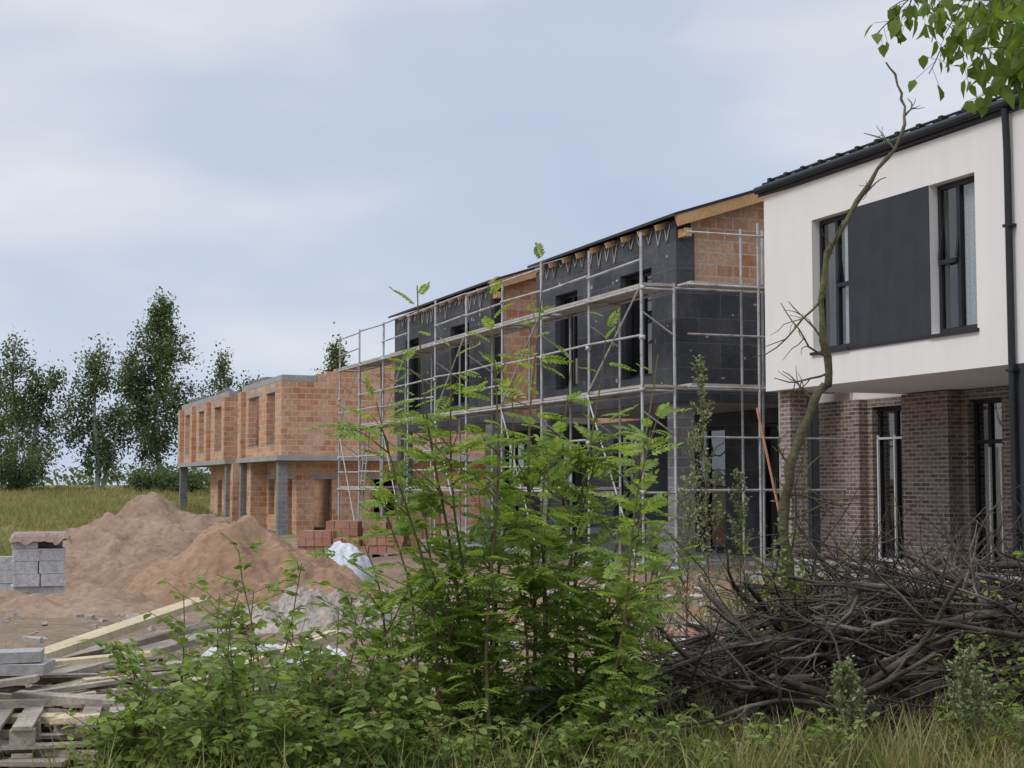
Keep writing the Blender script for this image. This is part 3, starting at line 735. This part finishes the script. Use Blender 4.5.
def grass(name, N_, xr, yr, hr, mat, seed, wmul=1.0, filt=None, clump=None):
    np.random.seed(seed); random.seed(seed)
    locs = []; hs = []
    while len(locs) < N_:
        cx, cy = R(*xr), R(*yr)
        if filt and not filt(cx, cy): continue
        hh = R(hr[0], hr[1])
        for k in range(clump or 8):
            x = cx + random.gauss(0, .09 * wmul); y = cy + random.gauss(0, .09 * wmul); locs.append((x, y, gh(x, y) - .02)); hs.append(hh * R(.6, 1.15))
    n = len(locs); az = np.random.uniform(0, 2 * math.pi, n)
    c, s = np.cos(az), np.sin(az); Rm = np.zeros((n, 3, 3)); Rm[:, 0, 0] = c; Rm[:, 0, 1] = -s; Rm[:, 1, 0] = s; Rm[:, 1, 1] = c; Rm[:, 2, 2] = 1
    lean = np.random.normal(0, .28, (n, 2)); Rm[:, 0, 2] = lean[:, 0]; Rm[:, 1, 2] = lean[:, 1]
    tv = np.array(BLADE_V); tv[:, 0] *= wmul * .8
    mb = MB(); mb.inst(tv, BLADE_F, Rm, locs, hs, 0); mb.build(name, [mat])
grass('foreground_grass', 24000, (-4.2, 4.6), (7.4, 11.0), (.12, .45), 'grass', 61, .6, lambda x, y: x > -2.15 + .3 * fn(x, y) or R(0, 1) < .08)
grass('dry_grass', 6000, (.6, 4.6), (7.6, 9.6), (.15, .5), 'drygrass', 65, .5, lambda x, y: fn(x * .9, y * .9, 5) > 0)
grass('site_edge_weeds', 3000, (-5, 6), (11, 15), (.1, .3), 'grass', 62, .7, lambda x, y: fn(x * .8, y * .8, 2) > .2)
grass('meadow_grass', 46000, (-62, -8), (40, 118), (.2, .6), 'meadow', 63, 2.6, lambda x, y: x < -8 - (y - 40) * .10 - 2 * R(0, 1) and abs(x) < y * .40 + 3, 14)
grass('building_edge_weeds', 1300, (1.5, 9), (18, 24), (.15, .45), 'grass', 64, 1.0, lambda x, y: fn(x * .6, y * .6, 7) > .15 and (C * x + S_ * y) < 12.5)

def rowan():
    np.random.seed(71); random.seed(71)
    mb = MB(); Y = 8.8
    tips = [(-.52, 2.74), (.19, 2.96), (.57, 2.64), (.88, 2.44), (-.13, 2.76), (-.74, 2.10), (.80, 2.0), (-.34, 2.40), (.36, 2.40), (0.0, 2.2), (-.76, 1.6), (.76, 1.55), (.2, 1.8), (-.54, 1.85), (.55, 2.0), (-.88, 1.3), (.86, 1.2), (-.2, 1.6), (.05, 1.4), (.38, 1.4), (-.9, .85), (.8, .85), (-.45, 1.2), (.6, 1.15)]
    locs = []; dirs = []; sc = []
    for i, (tx, tz) in enumerate(tips):
        b = np.array([tx * .5 + R(-.08, .08), Y + R(-.4, .4), gh(0, Y) - .03]); e = np.array([tx, Y + R(-.65, .5), tz])
        n = 12; P = np.array([b * (1 - t) + e * t + np.array([.06 * math.sin(t * 5 + i), .04 * math.cos(t * 4 + i), 0]) * math.sin(math.pi * t) for t in np.linspace(0, 1, n)])
        P[:, 0] += (e[0] - b[0]) * (np.linspace(0, 1, n) ** 1.5 - np.linspace(0, 1, n)) * .5
        mb.tube(P, np.linspace(.014, .003, n), 6, 0)
        H = tz
        def leaf(p, d, s_):
            f = 1.0 - .30 * sstep(1.9, 2.7, p[2]); locs.append(p); dirs.append(d); sc.append(s_ * f)
        m_ = int(15 * H)
        for k in range(m_):
            t = .08 + .92 * (k / (m_ - 1)); az = k * 2.4 + R(-.4, .4); up = R(.1, .9) + (.7 if t > .93 else 0)
            if t * tz > 1.9 and R(0, 1) < .38: continue
            leaf(lerp_path(P, t), (math.cos(az), math.sin(az), up), R(.14, .23))
        for k in range(int(6.5 * H)):
            t = R(.06, .9); az = R(0, 6.28); p0 = lerp_path(P, t); l = R(.2, .46) * (1.1 - t * .4)
            if p0[2] > 1.95 and R(0, 1) < .7: continue
            Q = curve(p0, (math.cos(az), math.sin(az), R(.5, 1.2)), l, 5, .3); mb.tube(Q, np.linspace(.005, .002, 5), 4, 0)
            for t2 in np.linspace(.25, 1, 5):
                a2 = R(0, 6.28); leaf(lerp_path(Q, t2), (math.cos(a2) + math.cos(az) * .5, math.sin(a2) + math.sin(az) * .5, R(-.1, .8)), R(.12, .20))
    mb.inst(RV, RF, frames(dirs, jitter=.35), locs, sc, 1)
    mb.build('rowan_shrub', ['stem', 'rowan'])
rowan()

def sapling(name, x, y, h, w, nst, seed, mat='bush', ls=(.045, .09), dens=34):
    np.random.seed(seed); random.seed(seed); mb = MB(); locs = []; dirs = []; sc = []
    for i in range(nst):
        a = R(0, 6.28); P = curve((x + R(-.1, .1), y + R(-.1, .1), gh(x, y) - .02), (math.cos(a) * w, math.sin(a) * w * .7, 1.0), h * R(.6, 1.1), 8, .35)
        mb.tube(P, np.linspace(.008, .003, 8), 5, 0)
        for k in range(dens):
            t = R(.1, 1); a2 = R(0, 6.28); p = lerp_path(P, t) + np.random.normal(0, .02, 3)
            if R(0, 1) < .6: 
                q = p + np.array([math.cos(a2), math.sin(a2), R(.1, .8)]) * R(.08, .25)
                mb.tube([p, (p + q) / 2 + .01, q], .0025, 3, 0)
                for _ in range(5):
                    a3 = R(0, 6.28); locs.append(p + (q - p) * R(.2, 1)); dirs.append((math.cos(a3), math.sin(a3), R(-.6, .5))); sc.append(R(*ls))
            else:
                locs.append(p); dirs.append((math.cos(a2), math.sin(a2), R(-.5, .6))); sc.append(R(*ls))
    mb.inst(LEAF_V, LEAF_F, frames(dirs, jitter=.5), locs, sc, 1); mb.build(name, ['stem', mat])
for i, (x, y, h, w) in enumerate([(-1.95, 8.8, 1.1, .3), (-1.5, 8.4, 1.0, .35), (-1.15, 8.7, 1.0, .4), (-.95, 8.3, .85, .45), (-1.75, 8.0, .6, .4), (-1.3, 7.9, .6, .5), (-.75, 9.3, 1.15, .3), (-.6, 8.1, .6, .5), (-1.0, 7.8, .45, .6), (-1.6, 9.3, 1.25, .25), (-2.15, 8.3, .6, .3)]):
    sapling('sapling_shrub', x, y, h, w, 6, 100 + i)
for i, (x, y, h, w, n_) in enumerate([(2.95, 8.6, .8, .4, 4), (3.2, 9.6, 1.45, .25, 4), (1.75, 10.2, 1.3, .15, 3), (2.6, 8.3, .45, .5, 5), (.9, 8.4, .6, .5, 6), (2.85, 8.0, .55, .4, 5), (1.6, 8.2, .4, .6, 5), (.2, 8.0, .55, .5, 6), (-.25, 7.9, .5, .5, 6), (.55, 8.0, .5, .5, 6), (1.2, 8.1, .4, .5, 5), (3.1, 8.9, 1.0, .3, 4), (2.35, 10.9, 1.1, .2, 3)]):
    sapling('weed_shrub', x, y, h, w, n_, 130 + i, 'bush', (.03, .065), 26)

def mugwort(name, x, y, h, seed):
    np.random.seed(seed); random.seed(seed); mb = MB(); locs = []; dirs = []
    P = curve((x, y, gh(x, y)), (R(-.05, .05), 0, 1), h, 10, .08); mb.tube(P, np.linspace(.007, .002, 10), 5, 0)
    for k in range(70):
        t = R(.3, 1); a = R(0, 6.28); l = (1.15 - t) * .32 + .03
        Q = curve(lerp_path(P, t), (math.cos(a) * .6, math.sin(a) * .6, 1), l, 4, .2); mb.tube(Q, .0018, 3, 0)
        for j in range(14): locs.append(lerp_path(Q, R(.2, 1)) + np.random.normal(0, .006, 3)); dirs.append(np.random.normal(0, 1, 3) + np.array([0, 0, .4]))
    mb.inst(LEAF_V, LEAF_F, frames(dirs), locs, np.random.uniform(.014, .038, len(locs)), 1); mb.build(name, ['stem', 'mug'])
mugwort('mugwort_plant', 1.38, 10.3, 2.45, 201); mugwort('mugwort_plant', 1.20, 10.5, 1.95, 202); mugwort('mugwort_plant', 1.62, 10.4, 1.7, 203); mugwort('mugwort_plant', .95, 9.7, 1.3, 204)
mugwort('mugwort_plant', 2.5, 8.3, .7, 205); mugwort('mugwort_plant', 1.9, 8.5, .6, 206); mugwort('mugwort_plant', 3.1, 8.2, .8, 207); mugwort('mugwort_plant', .6, 8.9, .9, 208)

def leaning_tree():
    np.random.seed(81); random.seed(81); mb = MB()
    P = np.array([(1.95, 10, .0), (1.89, 10, .4), (1.85, 10, .88), (1.81, 10, 1.42), (1.85, 10, 1.75), (2.02, 10, 2.22), (2.12, 10, 2.38), (2.07, 9.95, 2.88), (2.15, 9.9, 3.28), (2.45, 9.9, 3.75), (2.62, 9.9, 4.05), (2.61, 9.9, 4.28), (2.51, 9.9, 4.48)])
    out = []
    for i in range(len(P) - 1):
        p0 = P[max(i - 1, 0)]; p1 = P[i]; p2 = P[i + 1]; p3 = P[min(i + 2, len(P) - 1)]
        for t in np.linspace(0, 1, 5)[:-1]:
            out.append(.5 * ((2 * p1) + (-p0 + p2) * t + (2 * p0 - 5 * p1 + 4 * p2 - p3) * t * t + (-p0 + 3 * p1 - 3 * p2 + p3) * t ** 3) + np.random.normal(0, .010, 3))
    out.append(P[-1]); out = np.array(out)
    rr = np.interp(np.linspace(0, 1, len(out)), [0, .3, .55, .8, 1], [.048, .034, .022, .012, .006]) * (1 + .18 * np.random.normal(0, 1, len(out)).clip(-1, 1))
    mb.tube(out, rr, 8, 0)
    for (k, d, l) in [(26, (-1, 0, 1.0), .35), (25, (-1, 0, .1), .5), (28, (-.8, .1, -1), .6), (24, (-1, -.1, -.6), .45), (30, (.5, 0, 1), .4), (34, (.8, 0, .7), .25), (18, (.6, 0, -.9), .6), (16, (-.5, 0, 1), .3), (38, (-.6, 0, .6), .25), (41, (.7, 0, .8), .2), (10, (.9, 0, .9), .7), (12, (1, .1, .3), .6), (14, (.8, 0, -.2), .8), (9, (1, 0, .2), .8), (20, (-.7, 0, .4), .35)]:
        Q = curve(out[k], d, l, 8, .7); mb.tube(Q, np.linspace(.009, .003, 8), 5, 0)
        for j in range(3):
            Q2 = curve(Q[2 + j], np.array(d) + np.random.normal(0, .8, 3), l * .45, 5, .6); mb.tube(Q2, np.linspace(.004, .0015, 5), 4, 0)
    locs = np.array([1.83, 9.98, .95]) + np.random.normal(0, 1, (240, 3)) * np.array([.08, .07, .24])
    mb.inst(LEAF_V, LEAF_F, frames(np.random.normal(0, 1, (240, 3)) + np.array([0, 0, -.4])), locs, np.random.uniform(.03, .06, 240), 1)
    mb.build('bare_leaning_tree', ['mossbark', 'bush'], smooth=True)
leaning_tree()

def brush():
    np.random.seed(91); random.seed(91); mb = MB()
    def env(x): return float(np.interp(x, [.7, 1.1, 1.6, 2.1, 2.7, 3.3, 4.2, 5], [.2, .48, .84, 1.12, 1.27, 1.2, 1.05, .7]))
    for i in range(580):
        big = random.random()
        x = R(1.2, 4.8); y = R(9.2, 11.0); z = gh(x, y) + env(x) * R(.05, 1.0) * (1 - .3 * abs(y - 10.1))
        l = R(.7, 2.3); a = random.gauss(math.pi, .65) if R(0, 1) < .72 else R(0, 6.28)
        slope = R(-.75, .4)
        P = curve((x, y, z), (math.cos(a), math.sin(a) * .45, slope), l, 11, .7, R(-.3, .25))
        lim = env(x) + R(-.3, .22)
        P[:, 2] -= max(0.0, float(np.max(P[:, 2] - np.array([gh(q[0], q[1]) + min(env(q[0]), env(x)) + .05 for q in P])))) * R(.6, 1.0)
        P[:, 2] = np.maximum(P[:, 2], np.array([gh(q[0], q[1]) + .03 for q in P]))
        r0 = R(.022, .052) if big < .22 else R(.005, .017)
        mb.tube(P, np.linspace(r0, r0 * .35, 11) * (1 + .15 * np.random.uniform(-1, 1, 11)), 7 if big < .22 else 5, 0)
        for j in range(random.randint(1, 5)):
            k = random.randint(2, 8); Q = curve(P[k], (P[k] - P[k - 1]) / (np.linalg.norm(P[k] - P[k - 1]) + 1e-6) + np.random.normal(0, .6, 3), l * R(.2, .45), 6, .7)
            Q[:, 2] = np.maximum(Q[:, 2], .02); mb.tube(Q, np.linspace(r0 * .42, .002, 6), 4, 0)
    for i in range(150):
        x = R(1.9, 4.5); y = R(9.5, 10.8); a = R(0, 6.28)
        P = curve((x, y, env(x) * R(.5, .75)), (math.cos(a) * .8, math.sin(a) * .4, R(.4, 1.5)), R(.4, 1.2), 8, .7, -.5)
        mb.tube(P, np.linspace(R(.006, .011), .002, 8), 4, 0)
        for j in range(3): mb.tube(curve(P[2 + j], (P[4] - P[3]) * 10 + np.random.normal(0, .6, 3), .28, 5, .7), np.linspace(.003, .0015, 5), 3, 0)
    mb.build('brush_pile', ['bark'], smooth=True)
brush()

def birch_overhang():
    np.random.seed(95); random.seed(95); mb = MB()
    tx, ty = 2.75, 4.6
    tr = np.array([(tx, ty, -.1), (tx + .03, ty, 1), (tx - .02, ty, 2), (tx + .05, ty, 3.2), (tx, ty, 4.4), (tx, ty, 5.5)]); mb.tube(tr, [.1, .09, .08, .07, .05, .03], 10, 0)
    locs = []; dirs = []; sc = []
    def leafy(P, dens, r):
        mb.tube(P, np.linspace(r, .0015, len(P)), 5, 1)
        for k in range(dens):
            p = lerp_path(P, R(.15, 1)); o = np.random.normal(0, .022, 3); q = p + o + np.array([0, 0, -.015])
            mb.tube([p, q], .0008, 3, 1); locs.append(q); dirs.append(np.random.normal(0, .5, 3) + np.array([0, 0, -1])); sc.append(R(.036, .06))
    mains = [((tx, ty, 2.9), (1.14, 4.2, 3.06)), ((tx, ty, 3.1), (1.30, 4.1, 3.02)), ((tx, ty, 2.7), (1.34, 4.1, 2.86)), ((tx, ty, 3.3), (1.22, 4.3, 3.24)), ((tx, ty, 2.9), (1.32, 4.3, 2.97)), ((tx, ty, 3.0), (1.24, 3.9, 2.93)), ((tx, ty, 2.8), (1.40, 4.2, 2.9))]
    for a, b in mains:
        a = np.array(a); b = np.array(b); n = 14
        P = np.array([a * (1 - t) + b * t + np.array([0, 0, .12 * math.sin(math.pi * t)]) + np.random.normal(0, .01, 3) for t in np.linspace(0, 1, n)])
        leafy(P, 34, .006)
        for k in range(6, 14):
            for _ in range(3):
                Q = curve(P[k], (R(-.6, .4), R(-.5, .5), R(-1.0, .1)), R(.06, .19), 6, .4, -.6); leafy(Q, 7, .002)
    for k in range(60):
        a = R(0, 6.28); Q = curve(tr[4] + np.array([0, 0, R(-.3, 1)]), (math.cos(a) + .4, math.sin(a), .3), R(.6, 1.3), 7, .4, -.7); leafy(Q, 12, .008)
    mb.inst(BIRCH_V, LEAF_F, frames(dirs, jitter=1.0), locs, sc, 2); mb.build('overhanging_birch_tree', ['birchbark', 'stem', 'birch'])
birch_overhang()

# ------------------------------------------------------------ world, sun, camera
sd = Vector((-.62, -.40, .80)).normalized()
el = math.asin(sd.z); az = math.atan2(sd.x, sd.y)
wd = bpy.data.worlds.new('World'); scene.world = wd; wd.use_nodes = True
nt = wd.node_tree
for n in list(nt.nodes): nt.nodes.remove(n)
out = N(nt, 'ShaderNodeOutputWorld'); bg = N(nt, 'ShaderNodeBackground'); bg.inputs[1].default_value = 0.1
sky = N(nt, 'ShaderNodeTexSky', sky_type='NISHITA'); sky.sun_disc = False; sky.sun_elevation = el; sky.sun_rotation = az; sky.dust_density = 2.0
tc = N(nt, 'ShaderNodeTexCoord'); mp = N(nt, 'ShaderNodeMapping'); mp.inputs['Scale'].default_value = (1.0, 1.0, 3.0); mp.inputs['Rotation'].default_value = (0, .30, 0); mp.inputs['Location'].default_value = (.35, 0, .1)
L(nt, tc.outputs['Generated'], mp.inputs[0])
f1 = noi(nt, mp.outputs[0], 2.4, 4, 0.45)
base = ramp(nt, f1, [(0.34, (5.0, 5.75, 7.4)), (0.50, (5.8, 6.5, 7.9)), (0.66, (8.2, 8.35, 8.8))])
spx = N(nt, 'ShaderNodeSeparateXYZ'); L(nt, tc.outputs['Generated'], spx.inputs[0])
zr = ramp(nt, spx.outputs[2], [(0.0, 1.18), (0.12, 1.05), (0.36, 1.0), (0.8, 2.0)])
bb = mixc(nt, 1.0, base, zr, 'MULTIPLY')
col = mixc(nt, 0.88, sky.outputs[0], bb)
L(nt, col, bg.inputs[0]); L(nt, bg.outputs[0], out.inputs[0])

sl = bpy.data.lights.new('sun', 'SUN'); sl.energy = 1.4; sl.angle = math.radians(14); sl.color = (1, .95, .88)
so = bpy.data.objects.new('sun', sl); so.rotation_euler = sd.to_track_quat('Z', 'Y').to_euler(); so.location = (0, 0, 30); scene.collection.objects.link(so)

cam = bpy.data.cameras.new('camera'); cam.sensor_width = 36; cam.lens = 1500 / 1024 * 36; cam.clip_end = 6000; cam.clip_start = .1
co = bpy.data.objects.new('camera', cam); co.location = (0, 0, 1.65); co.rotation_euler = (math.radians(90 + 3.85), 0, 0)
scene.collection.objects.link(co); scene.camera = co
